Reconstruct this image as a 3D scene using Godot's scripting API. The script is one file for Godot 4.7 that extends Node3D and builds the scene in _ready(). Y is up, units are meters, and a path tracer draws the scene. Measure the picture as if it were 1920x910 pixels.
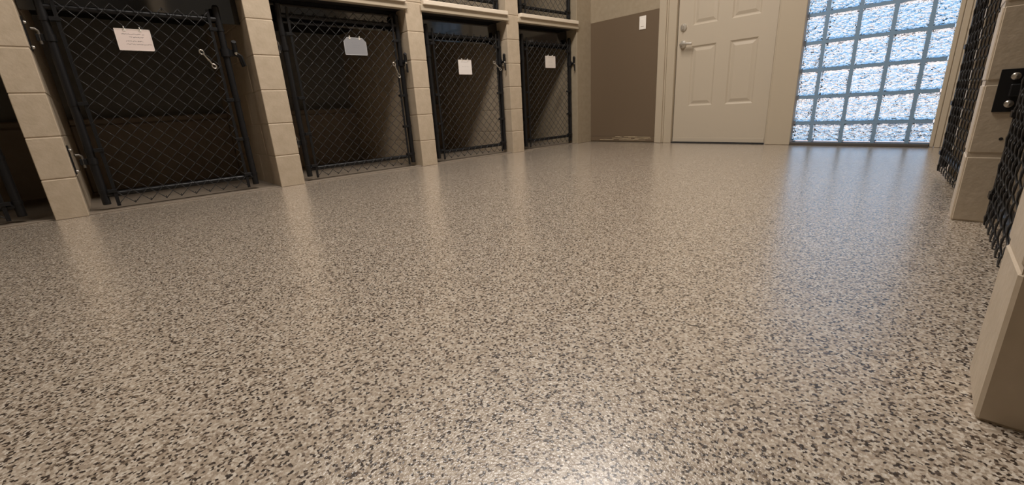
extends Node3D
# A dog kennel room: flake epoxy floor, painted block piers, black chain-link gates, steel door, glass block window.

const PITCH := 0.2032          # height of a block course
const RIGHT_TURN := 0.0674     # the right wall runs slightly off square
var used := {}
var mats := {}
var rng := RandomNumberGenerator.new()

# ---------------------------------------------------------------- mesh builder
class MB:
	var v := PackedVector3Array()
	var n := PackedVector3Array()
	var t := PackedVector2Array()
	func tri(a: Vector3, b: Vector3, c: Vector3, na: Vector3, nb: Vector3, nc: Vector3, ua := Vector2.ZERO, ub := Vector2.ZERO, uc := Vector2.ZERO) -> void:
		if (b - a).cross(c - a).dot(na + nb + nc) > 0.0:
			var x := b; b = c; c = x
			x = nb; nb = nc; nc = x
			var y := ub; ub = uc; uc = y
		v.append(a); v.append(b); v.append(c)
		n.append(na); n.append(nb); n.append(nc)
		t.append(ua); t.append(ub); t.append(uc)
	func quad(a: Vector3, b: Vector3, c: Vector3, d: Vector3, nn: Vector3) -> void:
		var u := (b - a).length()
		var w := (d - a).length()
		tri(a, b, c, nn, nn, nn, Vector2(0, 0), Vector2(u, 0), Vector2(u, w))
		tri(a, c, d, nn, nn, nn, Vector2(0, 0), Vector2(u, w), Vector2(0, w))
	func face(a: Vector3, b: Vector3, c: Vector3, d: Vector3, away: Vector3) -> void:   # flat quad facing away from a point
		var nn := (c - a).cross(d - b).normalized()
		if nn.dot((a + b + c + d) / 4.0 - away) < 0.0: nn = -nn
		quad(a, b, c, d, nn)
	func uvquad(a: Vector3, b: Vector3, c: Vector3, d: Vector3, nn: Vector3) -> void:   # 0..1 over the quad, a top left, going clockwise
		tri(a, b, c, nn, nn, nn, Vector2(0, 0), Vector2(1, 0), Vector2(1, 1))
		tri(a, c, d, nn, nn, nn, Vector2(0, 0), Vector2(1, 1), Vector2(0, 1))
	func box(lo: Vector3, hi: Vector3, ch := 0.0) -> void:
		var m := (lo + hi) / 2.0
		var h := (hi - lo) / 2.0
		ch = minf(ch, minf(h.x, minf(h.y, h.z)) * 0.9)
		var corner := func(sx, sy, sz, k):
			var p := Vector3(sx * h.x, sy * h.y, sz * h.z)
			for i in 3:
				if i != k: p[i] -= signf(p[i]) * ch
			return m + p
		for k in 3:
			var i := (k + 1) % 3
			var j := (k + 2) % 3
			for s in [-1.0, 1.0]:
				var q := []
				for o in [[-1.0, -1.0], [1.0, -1.0], [1.0, 1.0], [-1.0, 1.0]]:
					var sg := Vector3.ZERO
					sg[k] = s; sg[i] = o[0]; sg[j] = o[1]
					q.append(corner.call(sg.x, sg.y, sg.z, k))
				face(q[0], q[1], q[2], q[3], m)
		if ch <= 0.0: return
		for k in 3:                     # edges along axis k
			var i := (k + 1) % 3
			var j := (k + 2) % 3
			for si in [-1.0, 1.0]:
				for sj in [-1.0, 1.0]:
					var a := Vector3.ZERO
					a[i] = si; a[j] = sj; a[k] = -1.0
					var b := a
					b[k] = 1.0
					face(corner.call(a.x, a.y, a.z, i), corner.call(b.x, b.y, b.z, i), corner.call(b.x, b.y, b.z, j), corner.call(a.x, a.y, a.z, j), m)
		for sx in [-1.0, 1.0]:
			for sy in [-1.0, 1.0]:
				for sz in [-1.0, 1.0]:
					var a: Vector3 = corner.call(sx, sy, sz, 0)
					var b: Vector3 = corner.call(sx, sy, sz, 1)
					var c: Vector3 = corner.call(sx, sy, sz, 2)
					var nn := Vector3(sx, sy, sz).normalized()
					tri(a, b, c, nn, nn, nn)
	func tube(p: Array, r: float, sides := 6, caps := true) -> void:
		var rings := []
		var norms := []
		var up := Vector3.UP
		var dir0: Vector3 = (p[1] - p[0]).normalized()
		if absf(dir0.dot(up)) > 0.9: up = Vector3.RIGHT
		var side := dir0.cross(up).normalized()
		for i in p.size():
			var d: Vector3
			if i == 0: d = p[1] - p[0]
			elif i == p.size() - 1: d = p[i] - p[i - 1]
			else: d = (p[i] - p[i - 1]).normalized() + (p[i + 1] - p[i]).normalized()
			d = d.normalized()
			side = (side - d * side.dot(d)).normalized()
			var over := d.cross(side)
			var ring := []
			var nr := []
			for k in sides:
				var a := TAU * k / sides
				var o := side * cos(a) + over * sin(a)
				nr.append(o)
				ring.append(p[i] + o * r)
			rings.append(ring); norms.append(nr)
		for i in p.size() - 1:
			for k in sides:
				var l := (k + 1) % sides
				tri(rings[i][k], rings[i][l], rings[i + 1][l], norms[i][k], norms[i][l], norms[i + 1][l])
				tri(rings[i][k], rings[i + 1][l], rings[i + 1][k], norms[i][k], norms[i + 1][l], norms[i + 1][k])
		if caps:
			for e in [0, p.size() - 1]:
				var d: Vector3 = (p[0] - p[1]).normalized() if e == 0 else (p[e] - p[e - 1]).normalized()
				for k in sides:
					tri(p[e], rings[e][k], rings[e][(k + 1) % sides], d, d, d)
	func lathe(at: Vector3, axis: Vector3, prof: Array, sides := 20) -> void:      # prof: [radius, along]; smooth along each segment
		var s := axis.cross(Vector3.UP if absf(axis.y) < 0.9 else Vector3.RIGHT).normalized()
		var o := axis.cross(s)
		for i in prof.size() - 1:
			var r0: float = prof[i][0]; var h0: float = prof[i][1]
			var r1: float = prof[i + 1][0]; var h1: float = prof[i + 1][1]
			for k in sides:
				var a := TAU * k / sides
				var b := TAU * (k + 1) / sides
				var da := s * cos(a) + o * sin(a)
				var db := s * cos(b) + o * sin(b)
				var slope := Vector2(h1 - h0, r0 - r1).normalized()
				var na := da * slope.x + axis * slope.y
				var nb := db * slope.x + axis * slope.y
				var A := at + da * r0 + axis * h0
				var B := at + db * r0 + axis * h0
				var C := at + db * r1 + axis * h1
				var D := at + da * r1 + axis * h1
				if r0 > 0.0: tri(A, B, C, na, nb, nb)
				if r1 > 0.0: tri(A, C, D, na, nb, na)
	func torus(at: Vector3, axis: Vector3, R: float, r: float, a0 := 0.0, a1 := TAU, seg := 16, sides := 6, sx := 1.0) -> void:
		var s := axis.cross(Vector3.UP if absf(axis.y) < 0.9 else Vector3.RIGHT).normalized()
		var o := axis.cross(s)
		var p := []
		for k in seg + 1:
			var a := a0 + (a1 - a0) * k / seg
			p.append(at + s * cos(a) * R * sx + o * sin(a) * R)
		tube(p, r, sides, true)
	func mesh() -> ArrayMesh:
		var m := ArrayMesh.new()
		var arr := []
		arr.resize(Mesh.ARRAY_MAX)
		arr[Mesh.ARRAY_VERTEX] = v
		arr[Mesh.ARRAY_NORMAL] = n
		arr[Mesh.ARRAY_TEX_UV] = t
		m.add_surface_from_arrays(Mesh.PRIMITIVE_TRIANGLES, arr)
		return m

# ---------------------------------------------------------------- node helpers
func numbered(called: String) -> String:
	if not used.has(called):
		used[called] = 0
		return called
	used[called] += 1
	return "%s_%03d" % [called, used[called]]

func obj(called: String, mesh: Mesh, m: Material, parent: Node3D = null, at := Vector3.ZERO) -> MeshInstance3D:
	var o := MeshInstance3D.new()
	o.mesh = mesh
	o.material_override = null
	if m:
		for i in mesh.get_surface_count(): o.set_surface_override_material(i, m)
	o.position = at
	o.name = called if parent else numbered(called)
	(parent if parent else self).add_child(o, true)
	return o

func thing(called: String, at := Vector3.ZERO, turn := 0.0) -> Node3D:
	var o := Node3D.new()
	o.name = numbered(called)
	add_child(o)
	o.position = at
	o.rotation.y = turn
	return o

func tag(o: Node, label: String, category: String, group := "", kind := "") -> void:
	o.set_meta("label", label)
	if category: o.set_meta("category", category)
	if group: o.set_meta("group", group)
	if kind: o.set_meta("kind", kind)

func cbox(lo: Vector3, hi: Vector3, ch := 0.0) -> ArrayMesh:
	var b := MB.new()
	b.box(lo, hi, ch)
	return b.mesh()

# ---------------------------------------------------------------- materials
func srgb(r: float, g: float, b: float) -> Color:
	return Color(r / 255.0, g / 255.0, b / 255.0)

func plain(key: String, c: Color, rough: float, metal := 0.0, spec := 0.5) -> StandardMaterial3D:
	var m := StandardMaterial3D.new()
	m.resource_name = key
	m.albedo_color = c
	m.roughness = rough
	m.metallic = metal
	m.metallic_specular = spec
	mats[key] = m
	return m

func noise_tex(kind: int, freq: float, size: int, sd: int, oct := 3) -> NoiseTexture2D:
	var n := FastNoiseLite.new()
	n.noise_type = kind
	n.frequency = freq
	n.seed = sd
	n.fractal_octaves = oct
	var t := NoiseTexture2D.new()
	t.width = size
	t.height = size
	t.noise = n
	t.seamless = true
	return t

func ramp(pts: Array, constant := false) -> Gradient:
	var g := Gradient.new()
	if constant: g.interpolation_mode = Gradient.GRADIENT_INTERPOLATE_CONSTANT
	var offs := PackedFloat32Array()
	var cols := PackedColorArray()
	for p in pts:
		offs.append(p[0]); cols.append(p[1])
	g.offsets = offs
	g.colors = cols
	return g

func painted(key: String, c: Color, rough: float, relief: Texture2D, relief_scale: float, tiles := 2.0, mottle: Texture2D = null) -> StandardMaterial3D:
	var m := plain(key, c, rough)
	m.uv1_triplanar = true
	m.uv1_world_triplanar = true
	m.uv1_scale = Vector3.ONE * tiles
	m.heightmap_enabled = true
	m.heightmap_texture = relief
	m.heightmap_scale = relief_scale
	if mottle: m.albedo_texture = mottle
	return m

func make_materials() -> void:
	var grit := noise_tex(FastNoiseLite.TYPE_SIMPLEX_SMOOTH, 0.045, 512, 4, 4)
	var soft := noise_tex(FastNoiseLite.TYPE_SIMPLEX_SMOOTH, 0.012, 512, 9, 4)
	soft.color_ramp = ramp([[0.0, Color(0.93, 0.925, 0.91)], [1.0, Color(1, 1, 1)]])
	painted("block", srgb(194, 178, 156), 0.45, grit, 0.06, 2.2, soft)
	painted("wall", srgb(162, 148, 126), 0.5, grit, 0.02, 2.5, soft)
	plain("brown", srgb(106, 90, 72), 0.45)
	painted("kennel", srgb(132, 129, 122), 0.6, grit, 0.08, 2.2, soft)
	painted("kennel_low_lit", srgb(150, 135, 118), 0.6, grit, 0.06, 2.2, soft)  # lower rear wall and cap, paler: light reaching low is put into the colour
	painted("ceiling", srgb(225, 222, 214), 0.8, grit, 0.05, 3.0)
	painted("concrete", srgb(128, 116, 102), 0.6, grit, 0.05, 3.0, soft)
	painted("pavement", srgb(226, 206, 198), 0.9, grit, 0.05, 1.0, soft)
	plain("trim", srgb(182, 169, 148), 0.38)
	plain("ledge", srgb(226, 213, 194), 0.4)
	plain("door", srgb(186, 174, 155), 0.42)
	plain("black", Color(0.010, 0.010, 0.0108).linear_to_srgb(), 0.38, 0.0, 0.4)
	plain("wire", Color(0.032, 0.032, 0.033).linear_to_srgb(), 0.38, 0.0, 0.45)
	plain("gloss_black", Color(0.009, 0.009, 0.011).linear_to_srgb(), 0.07, 0.0, 0.7)
	plain("zinc", srgb(196, 190, 180), 0.28, 0.9)
	plain("chrome", srgb(222, 218, 210), 0.32, 0.85)
	plain("steel", srgb(120, 115, 108), 0.42, 0.8)
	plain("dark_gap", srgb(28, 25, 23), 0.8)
	plain("sill", srgb(78, 74, 70), 0.5)
	plain("white_plastic", srgb(236, 230, 220), 0.4)
	plain("card", srgb(226, 214, 206), 0.45)
	plain("grey_card", srgb(172, 172, 174), 0.3)
	plain("joint", srgb(126, 154, 180), 0.35)
	plain("housing", srgb(235, 235, 230), 0.5)
	plain("scuff", srgb(196, 178, 146), 0.5)
	# flake floor
	var cell := FastNoiseLite.new()
	cell.noise_type = FastNoiseLite.TYPE_CELLULAR
	cell.seed = 21
	cell.frequency = 0.105
	cell.fractal_type = FastNoiseLite.FRACTAL_NONE
	cell.cellular_return_type = FastNoiseLite.RETURN_CELL_VALUE
	cell.cellular_jitter = 1.1
	cell.domain_warp_enabled = true
	cell.domain_warp_amplitude = 7.0
	cell.domain_warp_frequency = 0.13
	cell.domain_warp_fractal_type = FastNoiseLite.DOMAIN_WARP_FRACTAL_NONE
	var flakes := NoiseTexture2D.new()
	flakes.width = 2048
	flakes.height = 2048
	flakes.noise = cell
	flakes.color_ramp = ramp([[0.0, srgb(52, 44, 40)], [0.10, srgb(80, 68, 60)], [0.17, srgb(128, 114, 100)], [0.25, srgb(170, 157, 141)], [0.44, srgb(192, 180, 164)], [0.62, srgb(208, 198, 184)], [0.80, srgb(178, 164, 148)], [0.92, srgb(222, 214, 202)]], true)
	var chip: FastNoiseLite = cell.duplicate()
	chip.cellular_return_type = FastNoiseLite.RETURN_CELL_VALUE
	var peel := noise_tex(FastNoiseLite.TYPE_SIMPLEX_SMOOTH, 0.075, 2048, 33, 2)
	var f := plain("floor", srgb(236, 233, 229), 0.26, 0.0, 0.5)
	f.albedo_texture = flakes
	f.heightmap_enabled = true
	f.heightmap_texture = peel
	f.heightmap_scale = 0.075
	f.clearcoat_enabled = true
	f.clearcoat = 1.0
	f.clearcoat_roughness = 0.24
	# glass with a rippled face
	var ripple := noise_tex(FastNoiseLite.TYPE_SIMPLEX_SMOOTH, 0.03, 512, 71, 2)
	var g := plain("glass", Color(0.93, 0.985, 1.0, 0.0), 0.03)
	g.transparency = BaseMaterial3D.TRANSPARENCY_ALPHA
	g.refraction_enabled = true
	g.refraction_scale = 0.05
	g.uv1_triplanar = true
	g.uv1_world_triplanar = true
	g.uv1_scale = Vector3(1.5, 2.7, 1.5)
	g.heightmap_enabled = true
	g.heightmap_texture = ripple
	g.heightmap_scale = 1.1

# ---------------------------------------------------------------- masonry
func block_pier(parent: Node3D, called: String, lo: Vector3, hi: Vector3, courses: int, along := 0, material := "block", round := 0.0025) -> void:
	# a mortar core with a chamfered block for each course; long walls (along 1: x) are laid in running bond
	var core := obj(called, cbox(lo + Vector3(0.0025, 0, 0.0025), Vector3(hi.x - 0.0025, courses * PITCH, hi.z - 0.0025)), mats[material], parent)
	for c in courses:
		var y0 := c * PITCH + (0.0 if c == 0 else 0.003)
		var y1 := (c + 1) * PITCH - 0.003
		if along == 0:
			obj("block", cbox(Vector3(lo.x, y0, lo.z), Vector3(hi.x, y1, hi.z), round), mats[material], core)
			continue
		var x := hi.x
		var step := 0.2 if c % 2 else 0.4
		while x > lo.x + 0.02:
			var e := maxf(lo.x, x - step)
			if e - lo.x < 0.06: e = lo.x
			obj("block", cbox(Vector3(e + (0.004 if e > lo.x else 0.0), y0, lo.z), Vector3(x, y1, hi.z), round), mats[material], core)
			x = e - 0.004
			step = 0.4

# ---------------------------------------------------------------- gates
func chain_link(w: float, y0: float, y1: float) -> ArrayMesh:
	var b := MB.new()
	var half := 0.0362
	var count := int(round(w / half))
	var hw := w / count
	var rows := int(round((y1 - y0) / half))
	var r := 0.0021
	for i in count:
		var x0 := hw * i
		var p := []
		var left := i % 2 == 0
		# curled end
		var xs := x0 if left else x0 + hw
		p.append(Vector3(xs, y0 + 0.012, -0.006))
		p.append(Vector3(xs, y0 - 0.002, -0.006))
		for k in rows + 1:
			var right := (k % 2 == 1) == left
			var x := x0 + hw if right else x0
			p.append(Vector3(x, y0 + half * k, 0.0))
			if k < rows:
				p.append(Vector3(x0 + hw / 2.0, y0 + half * (k + 0.5), -0.0032 if right else 0.0032))
		var last: Vector3 = p[p.size() - 1]
		p.append(last + Vector3(0, 0.003, -0.006))
		p.append(last + Vector3(0, -0.012, -0.006))
		b.tube(p, r, 5, false)
	return b.mesh()

func latch(parent: Node3D, x: float, y: float, s: float, f: float) -> void:
	var b := MB.new()
	b.lathe(Vector3(x, y - 0.022, 0), Vector3.UP, [[0.0, 0.0], [0.026, 0.0], [0.026, 0.044], [0.0, 0.044]], 16)   # collar round the stile
	b.box(Vector3(minf(x, x + s * 0.05), y - 0.018, -0.012), Vector3(maxf(x, x + s * 0.05), y + 0.018, 0.012), 0.003)
	var collar := obj("latch_collar", b.mesh(), mats.black, parent)
	b = MB.new()
	b.tube([Vector3(x + s * 0.05, y, 0.022 + f), Vector3(x + s * 0.05, y + 0.055, 0.024 + f), Vector3(x + s * 0.05, y + 0.06, 0.03 + f)], 0.013, 8)
	b.tube([Vector3(x + s * 0.05, y, 0.022 + f), Vector3(x + s * 0.075, y - 0.02, 0.028 + f), Vector3(x + s * 0.085, y - 0.075, 0.028 + f)], 0.007, 8)
	b.tube([Vector3(x + s * 0.05, y, -0.022), Vector3(x + s * 0.075, y - 0.02, -0.028), Vector3(x + s * 0.085, y - 0.075, -0.028)], 0.007, 8)
	b.tube([Vector3(x + s * 0.05, y, -0.026), Vector3(x + s * 0.05, y, 0.026 + f)], 0.011, 8)
	obj("fork", b.mesh(), mats.black, collar)
	b = MB.new()
	b.lathe(Vector3(x + s * 0.05, y - 0.004, 0.024 + f), Vector3.BACK, [[0.009, 0.0], [0.009, 0.006], [0.005, 0.010], [0.0, 0.011]], 10)
	obj("bolt_head", b.mesh(), mats.zinc, collar)

func gate(at: Vector3, turn: float, w: float, hinge_left := true, h := 1.05, with_latch := true, latch_y := 0.82, room := 0.1) -> Node3D:
	# local x along the gate, y up, z towards the room; origin on the floor below the left stile
	var g := thing("chain_link_gate", at, turn)
	var top := h
	for x in [0.0, w]:
		var b := MB.new()
		b.lathe(Vector3(x, 0.035, 0), Vector3.UP, [[0.0, 0.0], [0.0165, 0.0], [0.018, 0.003], [0.018, top + 0.03], [0.013, top + 0.04], [0.0, top + 0.043]], 16)
		obj("stile", b.mesh(), mats.black, g)
	for y in [0.088, top]:
		var b := MB.new()
		b.tube([Vector3(0.0, y, 0), Vector3(w, y, 0)], 0.0145, 14, false)
		obj("rail", b.mesh(), mats.black, g)
	for x in [0.047, w - 0.047]:
		obj("tension_bar", cbox(Vector3(x - 0.008, 0.022, 0.016), Vector3(x + 0.008, top + 0.045, 0.022), 0.001), mats.black, g)
	for s in 2:
		for y in [0.105, 0.325, 0.56, 0.955]:
			var b := MB.new()
			var x0 := 0.0 if s == 0 else w
			var d := 1.0 if s == 0 else -1.0
			b.lathe(Vector3(x0, y - 0.009, 0), Vector3.UP, [[0.018, 0.0], [0.0205, 0.0], [0.0205, 0.018], [0.018, 0.018]], 14)
			b.box(Vector3(minf(x0 + d * 0.018, x0 + d * 0.058), y - 0.009, 0.017), Vector3(maxf(x0 + d * 0.018, x0 + d * 0.058), y + 0.009, 0.026), 0.001)
			b.box(Vector3(minf(x0 + d * 0.018, x0 + d * 0.058), y - 0.009, -0.002), Vector3(maxf(x0 + d * 0.018, x0 + d * 0.058), y + 0.009, 0.002), 0.0005)
			obj("tension_band", b.mesh(), mats.black, g)
	var mesh := obj("chain_link_mesh", chain_link(w - 0.094, 0.03, top + 0.035), mats.wire, g, Vector3(0.047, 0, 0.021))
	mesh.set_meta("kind", "stuff")
	var hx := 0.0 if hinge_left else w
	var o := -1.0 if hinge_left else 1.0
	for y in [0.27, 0.87]:
		var b := MB.new()
		b.lathe(Vector3(hx, y - 0.016, 0), Vector3.UP, [[0.018, 0.0], [0.0225, 0.0], [0.0225, 0.032], [0.018, 0.032]], 14)
		b.box(Vector3(minf(hx + o * 0.02, hx + o * 0.05), y - 0.016, -0.006), Vector3(maxf(hx + o * 0.02, hx + o * 0.05), y + 0.016, 0.006), 0.002)
		var hinge := obj("hinge", b.mesh(), mats.black, g)
		b = MB.new()
		b.tube([Vector3(hx + o * 0.036, y - 0.03, 0), Vector3(hx + o * 0.036, y + 0.03, 0), Vector3(hx + o * 0.046, y + 0.038, 0.004), Vector3(hx + o * 0.060, y + 0.038, 0.012)], 0.0065, 8)
		obj("hinge_pin", b.mesh(), mats.steel, hinge)
	if with_latch: latch(g, w if hinge_left else 0.0, latch_y, (1.0 if hinge_left else -1.0) * (1.0 if room > 0.09 else 0.12), 0.0 if room > 0.09 else 0.036)
	return g

func hinge_plate(called: String, z: float, y: float, label: String) -> void:
	# a small strap with two bolts on the side of a pier (facing -z), carrying the hinge pin of the gate
	var o := thing(called, Vector3(-0.1, y, z))
	tag(o, label, "hinge bracket", "hinge brackets on the pier sides")
	obj("strap", cbox(Vector3(-0.02, -0.06, -0.006), Vector3(0.025, 0.09, 0.0), 0.001), mats.black, o)
	for dy in [-0.045, 0.065]:
		var b := MB.new()
		b.lathe(Vector3(0.008, dy, -0.006), Vector3.FORWARD, [[0.0095, 0.0], [0.0095, 0.004], [0.007, 0.009], [0.0, 0.011]], 12)
		obj("bolt_head", b.mesh(), mats.zinc, o)

func snap_hook(at: Vector3, tilt: float, label: String) -> void:
	var o := thing("snap_hook", at)
	o.rotation = Vector3(0, PI / 2, 0)
	tag(o, label, "snap hook", "snap hooks clipped to the gates")
	var rot := Basis(Vector3.BACK, tilt)
	var b := MB.new()
	var L := 0.033
	b.tube([rot * Vector3(0, -L, 0), rot * Vector3(0, L, 0)], 0.0042, 8)
	b.lathe(rot * Vector3(0, -0.008, 0), rot * Vector3.UP, [[0.0, 0.0], [0.0065, 0.001], [0.0065, 0.006], [0.0, 0.007]], 10)
	obj("shank", b.mesh(), mats.zinc, o)
	for s in [-1.0, 1.0]:
		b = MB.new()
		var p := []
		for k in 15:
			var a := -PI / 2 + TAU * 0.9 * k / 14.0
			p.append(rot * Vector3(cos(a) * 0.0095, s * (L + 0.011 + sin(a) * 0.013), 0))
		b.tube(p, 0.0038, 7)
		obj("hook", b.mesh(), mats.zinc, o)

# ---------------------------------------------------------------- cards
func stroke(im: Image, a: Vector2, b: Vector2, c: Color, w := 1) -> void:
	var steps := int(a.distance_to(b)) + 1
	for i in steps + 1:
		var p := a.lerp(b, float(i) / steps)
		im.fill_rect(Rect2i(int(p.x), int(p.y), w, w), c)

func scribble(im: Image, x0: float, x1: float, y: float, c: Color, hgt: float, gaps := 0.2) -> void:
	var x := x0
	var last := Vector2(x0, y)
	while x < x1:
		var q := Vector2(x + rng.randf_range(2.0, 5.0), y + rng.randf_range(-hgt, hgt))
		if rng.randf() > gaps: stroke(im, last, q, c, 2)
		last = q
		x = q.x

func card_material(key: String, paper: Color, lines: Array, ink: Color) -> StandardMaterial3D:
	var im := Image.create(256, 192, false, Image.FORMAT_RGB8)
	im.fill(paper)
	for l in lines:
		scribble(im, l[0] * 256, l[1] * 256, l[2] * 192, ink, l[3], 0.25)
	var m := plain(key, Color.WHITE, 0.4)
	m.albedo_texture = ImageTexture.create_from_image(im)
	m.texture_repeat = false
	return m

func card(at: Vector3, w: float, h: float, mat: Material, edge: Material, label: String, roll := 0.0, cut := 0.0, lean := 0.0) -> void:
	# faces +x: local x runs to -z, hung by two clips from the mesh
	var o := thing("kennel_card", at)
	o.rotation = Vector3(lean, PI / 2, roll)
	tag(o, label, "card", "cards hung on the kennel gates")
	var b := MB.new()
	var pts := []
	if cut > 0.0:
		var c2 := cut * 0.4
		pts = [Vector2(-w / 2 + cut, h / 2), Vector2(w / 2 - cut, h / 2), Vector2(w / 2, h / 2 - cut), Vector2(w / 2, -h / 2 + c2), Vector2(w / 2 - c2, -h / 2), Vector2(-w / 2 + c2, -h / 2), Vector2(-w / 2, -h / 2 + c2), Vector2(-w / 2, h / 2 - cut)]
	else:
		pts = [Vector2(-w / 2, h / 2), Vector2(w / 2, h / 2), Vector2(w / 2, -h / 2), Vector2(-w / 2, -h / 2)]
	var d := 0.0012
	for i in pts.size():
		var p: Vector2 = pts[i]
		var q: Vector2 = pts[(i + 1) % pts.size()]
		var e := Vector3(q.y - p.y, p.x - q.x, 0).normalized() * -1.0
		b.quad(Vector3(p.x, p.y, d), Vector3(q.x, q.y, d), Vector3(q.x, q.y, -d), Vector3(p.x, p.y, -d), e)
		for z in [d, -d]:
			var nn := Vector3(0, 0, signf(z))
			var uv := func(v: Vector2): return Vector2(v.x / w + 0.5, 0.5 - v.y / h)
			b.tri(Vector3(0, 0, z), Vector3(p.x, p.y, z), Vector3(q.x, q.y, z), nn, nn, nn, Vector2(0.5, 0.5), uv.call(p), uv.call(q))
	obj("sheet", b.mesh(), mat, o)
	b = MB.new()
	var t := 0.004
	for r in [[-w / 2, -h / 2, w / 2, -h / 2 + t], [-w / 2 + cut, h / 2 - t, w / 2 - cut, h / 2], [-w / 2, -h / 2, -w / 2 + t, h / 2 - cut], [w / 2 - t, -h / 2, w / 2, h / 2 - cut]]:
		b.box(Vector3(r[0], r[1], 0.0012), Vector3(r[2], r[3], 0.002))
	obj("sleeve_edge", b.mesh(), edge, o)
	for x in [-w * 0.22, w * 0.22]:
		b = MB.new()
		b.torus(Vector3(x, h / 2 + 0.003, 0.0), Vector3.RIGHT, 0.007, 0.0017, 0.0, TAU, 12, 5)
		b.box(Vector3(x - 0.006, h / 2 - 0.012, -0.003), Vector3(x + 0.006, h / 2 + 0.001, 0.003), 0.001)
		obj("clip", b.mesh(), mats.white_plastic, o)

# ---------------------------------------------------------------- door and window
func door_panel(b: MB, x0: float, y0: float, x1: float, y1: float, z: float) -> void:
	# a stamped panel: step down, groove, and raised field
	var steps := [[0.0, 0.0], [0.012, -0.008], [0.020, -0.009], [0.045, -0.002]]
	for i in steps.size() - 1:
		var a: float = steps[i][0]; var za: float = z + steps[i][1]
		var c: float = steps[i + 1][0]; var zc: float = z + steps[i + 1][1]
		var o := [Vector3(x0 + a, y0 + a, za), Vector3(x1 - a, y0 + a, za), Vector3(x1 - a, y1 - a, za), Vector3(x0 + a, y1 - a, za)]
		var n := [Vector3(x0 + c, y0 + c, zc), Vector3(x1 - c, y0 + c, zc), Vector3(x1 - c, y1 - c, zc), Vector3(x0 + c, y1 - c, zc)]
		for k in 4:
			var l := (k + 1) % 4
			var nn: Vector3 = (o[l] - o[k]).cross(n[k] - o[k]).normalized()
			if nn.z < 0: nn = -nn
			b.quad(o[k], o[l], n[l], n[k], nn)
	var e := 0.045
	var zz := z - 0.002
	b.quad(Vector3(x0 + e, y0 + e, zz), Vector3(x1 - e, y0 + e, zz), Vector3(x1 - e, y1 - e, zz), Vector3(x0 + e, y1 - e, zz), Vector3.BACK)

func make_door() -> void:
	var d := thing("door_1")
	tag(d, "beige steel six-panel door with lever handle and deadbolt", "", "", "structure")
	var x0 := 0.985; var x1 := 1.818; var y0 := 0.012; var y1 := 2.03; var z := -0.03
	var xs := [x0, 1.122, 1.345, 1.462, 1.690, x1]
	var ys := [y0, 0.345, 0.868, 1.04, 1.62, 1.74, 1.92, y1]
	var b := MB.new()
	for i in 5:
		for j in 7:
			if (i == 1 or i == 3) and (j == 1 or j == 3 or j == 5): continue
			b.quad(Vector3(xs[i], ys[j], z), Vector3(xs[i + 1], ys[j], z), Vector3(xs[i + 1], ys[j + 1], z), Vector3(xs[i], ys[j + 1], z), Vector3.BACK)
	b.box(Vector3(x0, y0, z - 0.044), Vector3(x1, y1, z - 0.011))
	for s in [[x0, Vector3.LEFT], [x1, Vector3.RIGHT]]:
		b.quad(Vector3(s[0], y0, z), Vector3(s[0], y0, z - 0.02), Vector3(s[0], y1, z - 0.02), Vector3(s[0], y1, z), s[1])
	b.quad(Vector3(x0, y0, z), Vector3(x1, y0, z), Vector3(x1, y0, z - 0.02), Vector3(x0, y0, z - 0.02), Vector3.DOWN)
	obj("leaf", b.mesh(), mats.door, d)
	for i in [1, 3]:
		for j in [1, 3, 5]:
			b = MB.new()
			door_panel(b, xs[i], ys[j], xs[i + 1], ys[j + 1], z)
			obj("panel", b.mesh(), mats.door, d)
	# deadbolt
	b = MB.new()
	b.lathe(Vector3(1.037, 1.037, z), Vector3.BACK, [[0.032, 0.0], [0.032, 0.006], [0.027, 0.013], [0.0, 0.015]], 24)
	var db := obj("deadbolt", b.mesh(), mats.chrome, d)
	b = MB.new()
	b.box(Vector3(1.030, 1.017, z + 0.013), Vector3(1.044, 1.057, z + 0.030), 0.004)
	obj("thumb_turn", b.mesh(), mats.chrome, db)
	# lever
	b = MB.new()
	b.lathe(Vector3(1.039, 0.893, z), Vector3.BACK, [[0.034, 0.0], [0.034, 0.006], [0.029, 0.014], [0.013, 0.018], [0.012, 0.05], [0.0, 0.052]], 24)
	var rose := obj("lever_rose", b.mesh(), mats.chrome, d)
	b = MB.new()
	b.tube([Vector3(1.035, 0.893, z + 0.046), Vector3(1.06, 0.893, z + 0.05), Vector3(1.10, 0.890, z + 0.05), Vector3(1.145, 0.886, z + 0.046)], 0.0125, 12)
	obj("lever", b.mesh(), mats.chrome, rose)
	# sweep
	obj("door_sweep", cbox(Vector3(x0, 0.012, z), Vector3(x1, 0.05, z + 0.004), 0.001), mats.door, d)

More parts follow.
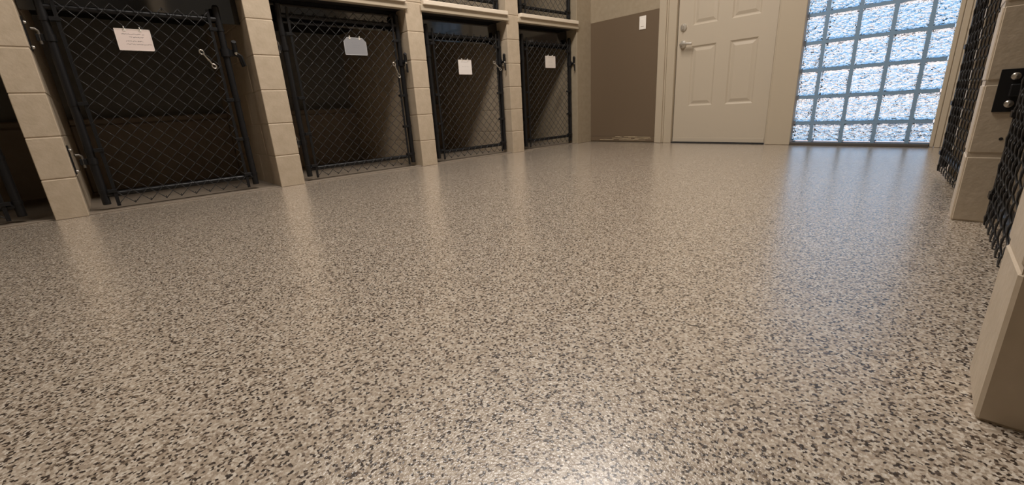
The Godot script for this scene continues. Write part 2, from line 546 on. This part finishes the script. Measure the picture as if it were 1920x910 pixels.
func pillow(w: float, h: float, depth: float) -> ArrayMesh:
	# a glass block: flat face with a soft rolled rim, front and back, and straight sides
	var b := MB.new()
	var prof := [[0.0, 0.0], [0.004, 0.007], [0.010, 0.011], [0.018, 0.0125]]
	for s in [1.0, -1.0]:
		var base: float = s * (depth / 2.0 - 0.0125)
		for i in prof.size() - 1:
			var a: float = prof[i][0]; var za: float = base + s * prof[i][1]
			var c: float = prof[i + 1][0]; var zc: float = base + s * prof[i + 1][1]
			var o := [Vector3(-w / 2 + a, -h / 2 + a, za), Vector3(w / 2 - a, -h / 2 + a, za), Vector3(w / 2 - a, h / 2 - a, za), Vector3(-w / 2 + a, h / 2 - a, za)]
			var n := [Vector3(-w / 2 + c, -h / 2 + c, zc), Vector3(w / 2 - c, -h / 2 + c, zc), Vector3(w / 2 - c, h / 2 - c, zc), Vector3(-w / 2 + c, h / 2 - c, zc)]
			for k in 4:
				var l := (k + 1) % 4
				var nn: Vector3 = (o[l] - o[k]).cross(n[k] - o[k]).normalized()
				if nn.z * s < 0: nn = -nn
				b.quad(o[k], o[l], n[l], n[k], nn)
		var e := 0.018
		var zf: float = s * depth / 2.0
		b.quad(Vector3(-w / 2 + e, -h / 2 + e, zf), Vector3(w / 2 - e, -h / 2 + e, zf), Vector3(w / 2 - e, h / 2 - e, zf), Vector3(-w / 2 + e, h / 2 - e, zf), Vector3(0, 0, s))
	var zb := depth / 2.0 - 0.0125
	b.quad(Vector3(-w / 2, -h / 2, zb), Vector3(-w / 2, -h / 2, -zb), Vector3(-w / 2, h / 2, -zb), Vector3(-w / 2, h / 2, zb), Vector3.LEFT)
	b.quad(Vector3(w / 2, -h / 2, zb), Vector3(w / 2, -h / 2, -zb), Vector3(w / 2, h / 2, -zb), Vector3(w / 2, h / 2, zb), Vector3.RIGHT)
	b.quad(Vector3(-w / 2, -h / 2, zb), Vector3(-w / 2, -h / 2, -zb), Vector3(w / 2, -h / 2, -zb), Vector3(w / 2, -h / 2, zb), Vector3.DOWN)
	b.quad(Vector3(-w / 2, h / 2, zb), Vector3(-w / 2, h / 2, -zb), Vector3(w / 2, h / 2, -zb), Vector3(w / 2, h / 2, zb), Vector3.UP)
	return b.mesh()

func make_window() -> void:
	var wnd := thing("window_1")
	tag(wnd, "glass block window panel beside the beige door, daylight behind", "", "", "structure")
	var xs := [2.021, 2.148, 2.347, 2.543, 2.735, 2.858]
	var ys := [0.022]
	for k in 10: ys.append(0.172 + 0.1975 * k)
	var z := -0.075
	var gap := 0.023
	var shapes := {}
	for i in 5:
		for j in 10:
			var w: float = xs[i + 1] - xs[i] - (gap if i > 0 and i < 4 else gap / 2)
			var h: float = ys[j + 1] - ys[j] - gap
			var key := "%.4f %.4f" % [w, h]
			if not shapes.has(key): shapes[key] = pillow(w, h, 0.08)
			var cx: float = (xs[i] + xs[i + 1]) / 2.0
			if i == 0: cx -= gap / 4
			if i == 4: cx += gap / 4
			obj("glass_block", shapes[key], mats.glass, wnd, Vector3(cx, (ys[j] + ys[j + 1]) / 2.0, z))
	for i in range(1, 5):
		obj("vertical_joint", cbox(Vector3(xs[i] - gap / 2, ys[0], z - 0.03), Vector3(xs[i] + gap / 2, ys[10], z + 0.031)), mats.joint, wnd)
	for j in range(1, 10):
		for i in 5:
			obj("horizontal_joint", cbox(Vector3(xs[i] + gap / 2, ys[j] - gap / 2, z - 0.03), Vector3(xs[i + 1] - gap / 2, ys[j] + gap / 2, z + 0.031)), mats.joint, wnd)
	obj("sill", cbox(Vector3(2.021, 0.0, -0.13), Vector3(2.858, 0.022, 0.0), 0.003), mats.sill, wnd)
	obj("head", cbox(Vector3(2.021, ys[10] - gap / 2, -0.13), Vector3(2.858, 2.15, 0.0), 0.003), mats.trim, wnd)

# ---------------------------------------------------------------- scene
func _ready() -> void:
	rng.seed = 5
	# camera
	var cam := Camera3D.new()
	cam.name = "camera"
	add_child(cam)
	cam.transform = Transform3D(Basis(Vector3(0.678615, -0.055828, -0.73237), Vector3(-0.181662, 0.953371, -0.241003), Vector3(0.711675, 0.296591, 0.63683)), Vector3(3.13687, 0.41144, 4.12221))
	cam.fov = 58.9052
	cam.near = 0.02
	cam.far = 200.0
	cam.current = true
	# sky
	var env := Environment.new()
	env.background_mode = Environment.BG_SKY
	var sm := ProceduralSkyMaterial.new()
	sm.sky_top_color = srgb(112, 162, 216)
	sm.sky_horizon_color = srgb(198, 220, 240)
	sm.ground_bottom_color = srgb(190, 178, 172)
	sm.ground_horizon_color = srgb(200, 196, 196)
	sm.sky_curve = 0.25
	var sky := Sky.new()
	sky.sky_material = sm
	env.sky = sky
	env.background_energy_multiplier = 1.4
	env.tonemap_mode = Environment.TONE_MAPPER_LINEAR
	env.tonemap_exposure = 0.95
	env.sdfgi_enabled = true
	env.ssao_enabled = true
	env.ssil_enabled = true
	var we := WorldEnvironment.new()
	we.name = "environment"
	we.environment = env
	add_child(we)
	var sun := DirectionalLight3D.new()
	sun.name = "sun"
	add_child(sun)
	sun.look_at_from_position(Vector3(2.5, 8, 1.2), Vector3.ZERO)   # high, from behind the building: it lights the pavement, not the room
	sun.light_color = srgb(255, 236, 220)
	sun.light_energy = 2.0
	sun.light_angular_distance = 0.53
	sun.shadow_enabled = true
	sun.sky_mode = DirectionalLight3D.SKY_MODE_LIGHT_ONLY
	make_materials()
	# ceiling troffers, out of the frame above
	for p in [[Vector3(1.35, 3.36, 1.8), 5.6, "white ceiling troffer nearest the back wall with the door"], [Vector3(1.35, 3.36, 3.03), 8.6, "white ceiling troffer over the middle of the aisle"], [Vector3(1.35, 3.36, 5.4), 1.2, "white ceiling troffer nearest the rear wall of the room"]]:
		var lt := thing("ceiling_light", p[0])
		tag(lt, p[2], "ceiling light", "ceiling troffers")
		obj("housing", cbox(Vector3(-0.3, -0.02, -0.61), Vector3(0.3, 0.04, 0.61), 0.004), mats.housing, lt)
		var em := StandardMaterial3D.new()
		em.albedo_color = Color(0.9, 0.9, 0.9)
		em.emission_enabled = true
		em.emission = srgb(255, 246, 234)
		em.emission_energy_multiplier = 1.2
		obj("diffuser", cbox(Vector3(-0.27, -0.026, -0.58), Vector3(0.27, -0.02, 0.58)), em, lt)
		var al := AreaLight3D.new()
		al.name = "troffer_light"
		al.area_size = Vector2(0.54, 1.16)
		al.light_color = srgb(255, 247, 240)
		al.light_energy = p[1]
		al.shadow_enabled = true
		al.area_range = 20.0
		lt.add_child(al)
		al.position = Vector3(0, -0.04, 0)
		al.rotation.x = -PI / 2
	build_shell()
	build_left()
	build_back()
	build_right()
	build_cards()

func build_shell() -> void:
	# floor with the flake coat (uv in metres over a 1.3 m tile)
	var b := MB.new()
	b.box(Vector3(-0.02, -0.12, -0.02), Vector3(3.62, -0.001, 7.02))
	var n := Vector3.UP
	var T := 0.73
	var c := [Vector3(-0.02, 0, -0.02), Vector3(3.62, 0, -0.02), Vector3(3.62, 0, 7.02), Vector3(-0.02, 0, 7.02)]
	b.tri(c[0], c[1], c[2], n, n, n, Vector2(c[0].x, c[0].z) / T, Vector2(c[1].x, c[1].z) / T, Vector2(c[2].x, c[2].z) / T)
	b.tri(c[0], c[2], c[3], n, n, n, Vector2(c[0].x, c[0].z) / T, Vector2(c[2].x, c[2].z) / T, Vector2(c[3].x, c[3].z) / T)
	var f := obj("floor", b.mesh(), mats.floor)
	tag(f, "glossy beige and brown flake epoxy floor", "", "", "structure")
	var kf := obj("floor_kennels", cbox(Vector3(-1.4, -0.12, -0.1), Vector3(-0.02, 0.006, 7.02), 0.002), mats.concrete)
	tag(kf, "plain grey-brown concrete floor inside the kennels", "", "", "structure")
	var ce := obj("ceiling", cbox(Vector3(-1.6, 3.4, -0.3), Vector3(4.7, 3.55, 7.3)), mats.ceiling)
	tag(ce, "white ceiling above the kennel aisle", "", "", "structure")
	var rw := obj("wall_rear", cbox(Vector3(-1.6, 0.0, 7.02), Vector3(4.7, 3.4, 7.2)), mats.wall)
	tag(rw, "tan rear wall of the kennel aisle", "", "", "structure")
	var gr := obj("pavement", cbox(Vector3(-30, -0.3, -60), Vector3(30, -0.06, -0.25)), mats.pavement)
	tag(gr, "pale concrete pavement outside the glass block window", "", "", "structure")

func build_left() -> void:
	var wl := thing("wall_left")
	tag(wl, "tan painted block wall with kennel openings", "", "", "structure")
	var piers := [[0.0, 0.238], [1.077, 1.2256], [2.1035, 2.247], [3.185, 3.335], [4.276, 4.4015], [5.34, 5.49], [6.43, 6.58]]
	for p in piers:
		if p[0] == 0.0:
			obj("corner_wall", cbox(Vector3(-1.25, 0, 0.0), Vector3(0, 13 * PITCH, p[1]), 0.003), mats.wall, wl)
		else:
			block_pier(wl, "pier", Vector3(-1.25, 0, p[0]), Vector3(0, 0, p[1]), 13, 1)
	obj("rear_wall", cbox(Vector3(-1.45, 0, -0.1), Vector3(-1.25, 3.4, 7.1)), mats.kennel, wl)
	obj("end_fill", cbox(Vector3(-1.25, 0, 6.585), Vector3(-0.01, 3.4, 7.02)), mats.wall, wl)
	obj("wall_cap", cbox(Vector3(-1.25, 13 * PITCH, 0.0), Vector3(0.0, 3.4, 7.02)), mats.wall, wl)
	for i in piers.size() - 1:
		var z0: float = piers[i][1]
		var z1: float = piers[i + 1][0]
		obj("rear_ledge", cbox(Vector3(-1.25, 0.0, z0), Vector3(-1.15, 0.47, z1), 0.01), mats.kennel_low_lit, wl)
		obj("ledge_cap", cbox(Vector3(-1.25, 0.47, z0), Vector3(-1.135, 0.51, z1), 0.008), mats.kennel_low_lit, wl)
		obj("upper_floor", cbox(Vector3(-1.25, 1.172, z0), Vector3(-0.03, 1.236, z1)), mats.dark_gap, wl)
		obj("header_plate", cbox(Vector3(-0.142, [0.985, 0.985, 1.03, 1.0, 1.0, 1.0][i], z0 + 0.002), Vector3(-0.136, 1.172, z1 - 0.002)), mats.gloss_black, wl)
		var fz := 0.014
		var fas := obj("fascia", cbox(Vector3(-0.03, 1.165, z0 - fz), Vector3(0.018, 1.207, z1 + fz), 0.003), mats.trim, wl)
		obj("ledge_board", cbox(Vector3(-0.03, 1.207, z0 + 0.004), Vector3(0.034, 1.24, z1 - 0.004), 0.004), mats.ledge, fas)
	# gates: z of the left (hinge) stile and of the right stile, recess
	var spots := [
		[0.965, 0.262, "chain-link kennel gate in the last bay before the back wall", 0.84, 1.015],
		[2.03, 1.262, "chain-link kennel gate third from the left, white card near its latch", 0.83, 1.02],
		[3.118, 2.285, "wide chain-link kennel gate with the grey cut-corner tag", 0.80, 1.065],
		[4.196, 3.462, "chain-link kennel gate with the large handwritten paper, nearest fully visible", 0.83, 1.01],
		[5.25, 4.515, "chain-link kennel gate cut off at the photo's left edge", 0.83, 1.03]]
	for s in spots:
		var g := gate(Vector3(-0.085, 0, s[0]), PI / 2, s[0] - s[1], true, s[4], true, s[3], s[1] - [0.238, 1.2256, 2.247, 3.335, 4.4015][spots.find(s)])
		tag(g, s[2], "gate", "lower kennel gates along the left wall")
	for s in [[0.965, 0.262, "upper chain-link gate above the ledge in the last bay"], [2.03, 1.262, "upper chain-link gate above the ledge, third bay from the left"]]:
		var g := gate(Vector3(-0.085, 1.236, s[0]), PI / 2, s[0] - s[1], true, 1.055, false)
		tag(g, s[2], "gate", "upper kennel gates")
	var names := ["on pier left of the handwritten-paper gate, %s", "on pier left of the grey-tag gate, %s", "on pier left of the third kennel gate, %s", "on pier left of the last kennel gate, %s"]
	var pz := [4.276, 3.185, 2.1035, 1.077]
	for i in 4:
		for y in [0.87, 0.27]:
			hinge_plate("hinge_bracket", pz[i], y, "bolted hinge strap " + names[i] % ("upper one" if y > 0.5 else "lower one"))

func build_back() -> void:
	var w := thing("wall_back")
	tag(w, "tan back wall with brown lower panel, door and window", "", "", "structure")
	obj("wall_section", cbox(Vector3(0.0, 0, -0.15), Vector3(0.85, 3.4, -0.012)), mats.wall, w)
	obj("upper_wall", cbox(Vector3(0.0, 1.238, -0.02), Vector3(0.815, 3.4, -0.001)), mats.wall, w)
	obj("over_door", cbox(Vector3(0.8, 2.1, -0.15), Vector3(3.1, 3.4, -0.002)), mats.wall, w)
	obj("corner_section", cbox(Vector3(2.948, 0, -0.15), Vector3(3.4, 3.4, 0.0)), mats.wall, w)
	obj("outer_left", cbox(Vector3(-1.6, 0, -0.3), Vector3(0.0, 3.4, -0.001)), mats.wall, w)
	obj("outer_right", cbox(Vector3(3.1, 0, -0.3), Vector3(4.7, 3.4, -0.02)), mats.wall, w)
	obj("brown_panel", cbox(Vector3(0.002, 0.062, -0.02), Vector3(0.812, 1.238, 0.0), 0.001), mats.brown, w)
	var base := obj("panel_base", cbox(Vector3(0.002, 0.012, -0.02), Vector3(0.812, 0.060, 0.003), 0.002), mats.brown, w)
	# strips of bare, scraped board along the foot of the panel
	for k in 26:
		var x := rng.randf_range(0.09, 0.7)
		var L := rng.randf_range(0.03, 0.16)
		var y: float = [0.022, 0.036, 0.053][k % 3] + rng.randf_range(-0.002, 0.002)
		obj("scrape", cbox(Vector3(x, y, 0.002), Vector3(minf(x + L, 0.808), y + rng.randf_range(0.003, 0.006), 0.0045), 0.001), mats.scuff, base)
	# casing and posts
	var t1 := thing("trim_1")
	tag(t1, "beige wooden casing left of the door", "", "", "structure")
	obj("casing", cbox(Vector3(0.812, 0, -0.05), Vector3(0.885, 2.1, 0.022), 0.004), mats.trim, t1)
	obj("casing_bead", cbox(Vector3(0.885, 0, -0.05), Vector3(0.900, 2.1, 0.012), 0.004), mats.trim, t1)
	obj("jamb", cbox(Vector3(0.900, 0, -0.15), Vector3(0.980, 2.1, 0.004), 0.003), mats.trim, t1)
	obj("head_casing", cbox(Vector3(0.812, 2.035, -0.15), Vector3(1.822, 2.1, 0.022), 0.004), mats.trim, t1)
	var t2 := thing("trim_2")
	tag(t2, "wide flat beige post between door and glass blocks", "", "", "structure")
	obj("post", cbox(Vector3(1.838, 0, -0.15), Vector3(2.021, 2.15, 0.006), 0.004), mats.trim, t2)
	obj("stop", cbox(Vector3(1.822, 0, -0.15), Vector3(1.838, 2.1, -0.018), 0.003), mats.trim, t2)
	var t3 := thing("trim_3")
	tag(t3, "grooved beige jamb right of the glass blocks", "", "", "structure")
	for q in [[2.858, 2.882, -0.01], [2.884, 2.916, 0.006], [2.918, 2.948, 0.016]]:
		obj("jamb_strip", cbox(Vector3(q[0], 0, -0.15), Vector3(q[1], 2.15, q[2]), 0.004), mats.trim, t3)
	obj("threshold", cbox(Vector3(0.98, 0, -0.15), Vector3(1.822, 0.008, 0.0), 0.002), mats.dark_gap, t1)
	make_door()
	make_window()
	# wall plate
	var sw := thing("switch_plate", Vector3(0.629, 1.142, 0.0))
	tag(sw, "white wall plate at the top of the brown panel left of the door", "switch plate")
	obj("plate", cbox(Vector3(-0.036, -0.06, 0.0), Vector3(0.036, 0.06, 0.006), 0.003), mats.white_plastic, sw)
	obj("rocker", cbox(Vector3(-0.016, -0.033, 0.005), Vector3(0.016, 0.033, 0.009), 0.002), mats.white_plastic, sw)

func build_right() -> void:
	var wr := thing("wall_right", Vector3(2.945, 0, 0), RIGHT_TURN)
	tag(wr, "tan painted block wall with kennel openings, close to the camera", "", "", "structure")
	# local z runs along the wall towards the camera, local x into the kennels
	for p in [[0.02, 1.20], [2.085, 2.235], [3.262, 3.402], [4.44, 4.58], [5.6, 5.75], [6.75, 7.1]]:
		block_pier(wr, "pier", Vector3(0.013 if p[0] > 3.0 else 0.0, 0, p[0]), Vector3(0.9, 0, p[1]), 13, 1, "block", 0.006 if p[0] == 2.085 else 0.004)
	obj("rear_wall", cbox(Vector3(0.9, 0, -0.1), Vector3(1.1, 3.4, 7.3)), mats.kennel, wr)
	obj("wall_cap", cbox(Vector3(0.0, 13 * PITCH, 0.0), Vector3(0.9, 3.4, 7.1)), mats.wall, wr)
	var spots := [[1.20, 2.085], [2.235, 3.262], [3.402, 4.44], [4.58, 5.6], [5.75, 6.75]]
	for q in spots:
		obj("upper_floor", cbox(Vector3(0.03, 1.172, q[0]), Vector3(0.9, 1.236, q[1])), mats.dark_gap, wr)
		obj("header_plate", cbox(Vector3(0.136, 1.03, q[0] + 0.002), Vector3(0.142, 1.172, q[1] - 0.002)), mats.gloss_black, wr)
		obj("fascia", cbox(Vector3(-0.018, 1.165, q[0] - 0.014), Vector3(0.03, 1.207, q[1] + 0.014), 0.003), mats.trim, wr)
	var basis := Basis(Vector3.UP, RIGHT_TURN)
	var kf := obj("floor_right_kennels", cbox(Vector3(0.28, -0.12, -0.1), Vector3(1.1, 0.004, 7.2)), mats.concrete, null, Vector3(2.945, 0, 0))
	kf.rotation.y = RIGHT_TURN
	tag(kf, "plain concrete floor inside the right-hand kennels", "", "", "structure")
	for s in [[1.235, 2.04, -0.022, "chain-link kennel gate beside the glass block window's jamb", 0.09], [2.31, 3.20, 0.085, "chain-link kennel gate at the right edge, its loose loops near the floor", 0.0]]:
		var o: Vector3 = Vector3(2.945, 0, 0) + basis * Vector3(s[2], 0, s[0])
		var g := gate(o, RIGHT_TURN - PI / 2 + s[4], s[1] - s[0], false, 1.055, false)
		tag(g, s[3], "gate", "kennel gates along the right wall")
	var hole := MB.new()
	hole.lathe(Vector3(0.062, 0.25, 2.2352), Vector3.BACK, [[0.0, 0.0], [0.0045, 0.0], [0.0045, 0.0006], [0.0, 0.0006]], 12)
	obj("bolt_hole", hole.mesh(), mats.dark_gap, wr)
	# latch keeper plate on the near side of the right pier
	var at: Vector3 = Vector3(2.945, 0, 0) + basis * Vector3(0.0, 0, 2.2355)
	var kp := thing("latch_plate", at, RIGHT_TURN)
	tag(kp, "black bolted latch plate on the side of the right block pier", "latch plate")
	obj("plate", cbox(Vector3(0.028, 0.325, 0.0), Vector3(0.085, 0.440, 0.006), 0.001), mats.black, kp)
	for y in [0.347, 0.420]:
		var b := MB.new()
		b.lathe(Vector3(0.058, y, 0.006), Vector3.BACK, [[0.010, 0.0], [0.010, 0.004], [0.007, 0.008], [0.0, 0.010]], 14)
		obj("bolt_head", b.mesh(), mats.zinc, kp)
	obj("slot_guide", cbox(Vector3(0.052, 0.366, 0.006), Vector3(0.075, 0.400, 0.016), 0.003), mats.black, kp)

func build_cards() -> void:
	var ink := srgb(70, 64, 62)
	var c1 := card_material("paper_a", srgb(224, 208, 200), [[0.17, 0.8, 0.24, 4.0], [0.36, 0.76, 0.38, 4.5], [0.24, 0.72, 0.56, 4.0], [0.24, 0.93, 0.70, 5.0]], ink)
	var c3 := card_material("paper_b", srgb(226, 220, 214), [[0.2, 0.7, 0.16, 2.0], [0.25, 0.8, 0.46, 2.5]], srgb(150, 140, 134))
	var c4 := card_material("paper_c", srgb(222, 214, 204), [[0.3, 0.75, 0.14, 2.0], [0.3, 0.7, 0.5, 2.0], [0.3, 0.72, 0.8, 2.0]], srgb(156, 146, 138))
	var c2 := card_material("paper_d", srgb(140, 140, 143), [[0.3, 0.6, 0.3, 3.0], [0.35, 0.7, 0.42, 3.0], [0.35, 0.6, 0.54, 3.0]], srgb(122, 122, 127))
	card(Vector3(-0.052, 0.874, 3.876), 0.148, 0.106, c1, mats.card, "large pinkish handwritten paper hung on the leftmost full gate")
	card(Vector3(-0.052, 0.898, 2.652), 0.165, 0.115, c2, mats.grey_card, "grey plastic tag with cut upper corners on the wide gate", 0.0, 0.026)
	card(Vector3(-0.052, 0.777, 1.692), 0.140, 0.118, c3, mats.card, "plain white card hung lowest, on the third gate")
	card(Vector3(-0.052, 0.846, 0.600), 0.150, 0.112, c4, mats.card, "small white card on the farthest kennel gate")
	snap_hook(Vector3(-0.050, 0.787, 3.566), 0.55, "silver double-ended snap hook hanging on the gate with the handwritten paper")
	snap_hook(Vector3(-0.050, 0.745, 2.352), 0.35, "silver snap hook below the latch of the grey-tag gate")
	snap_hook(Vector3(-0.050, 0.795, 1.325), 0.9, "silver snap hook beside the latch of the third gate")
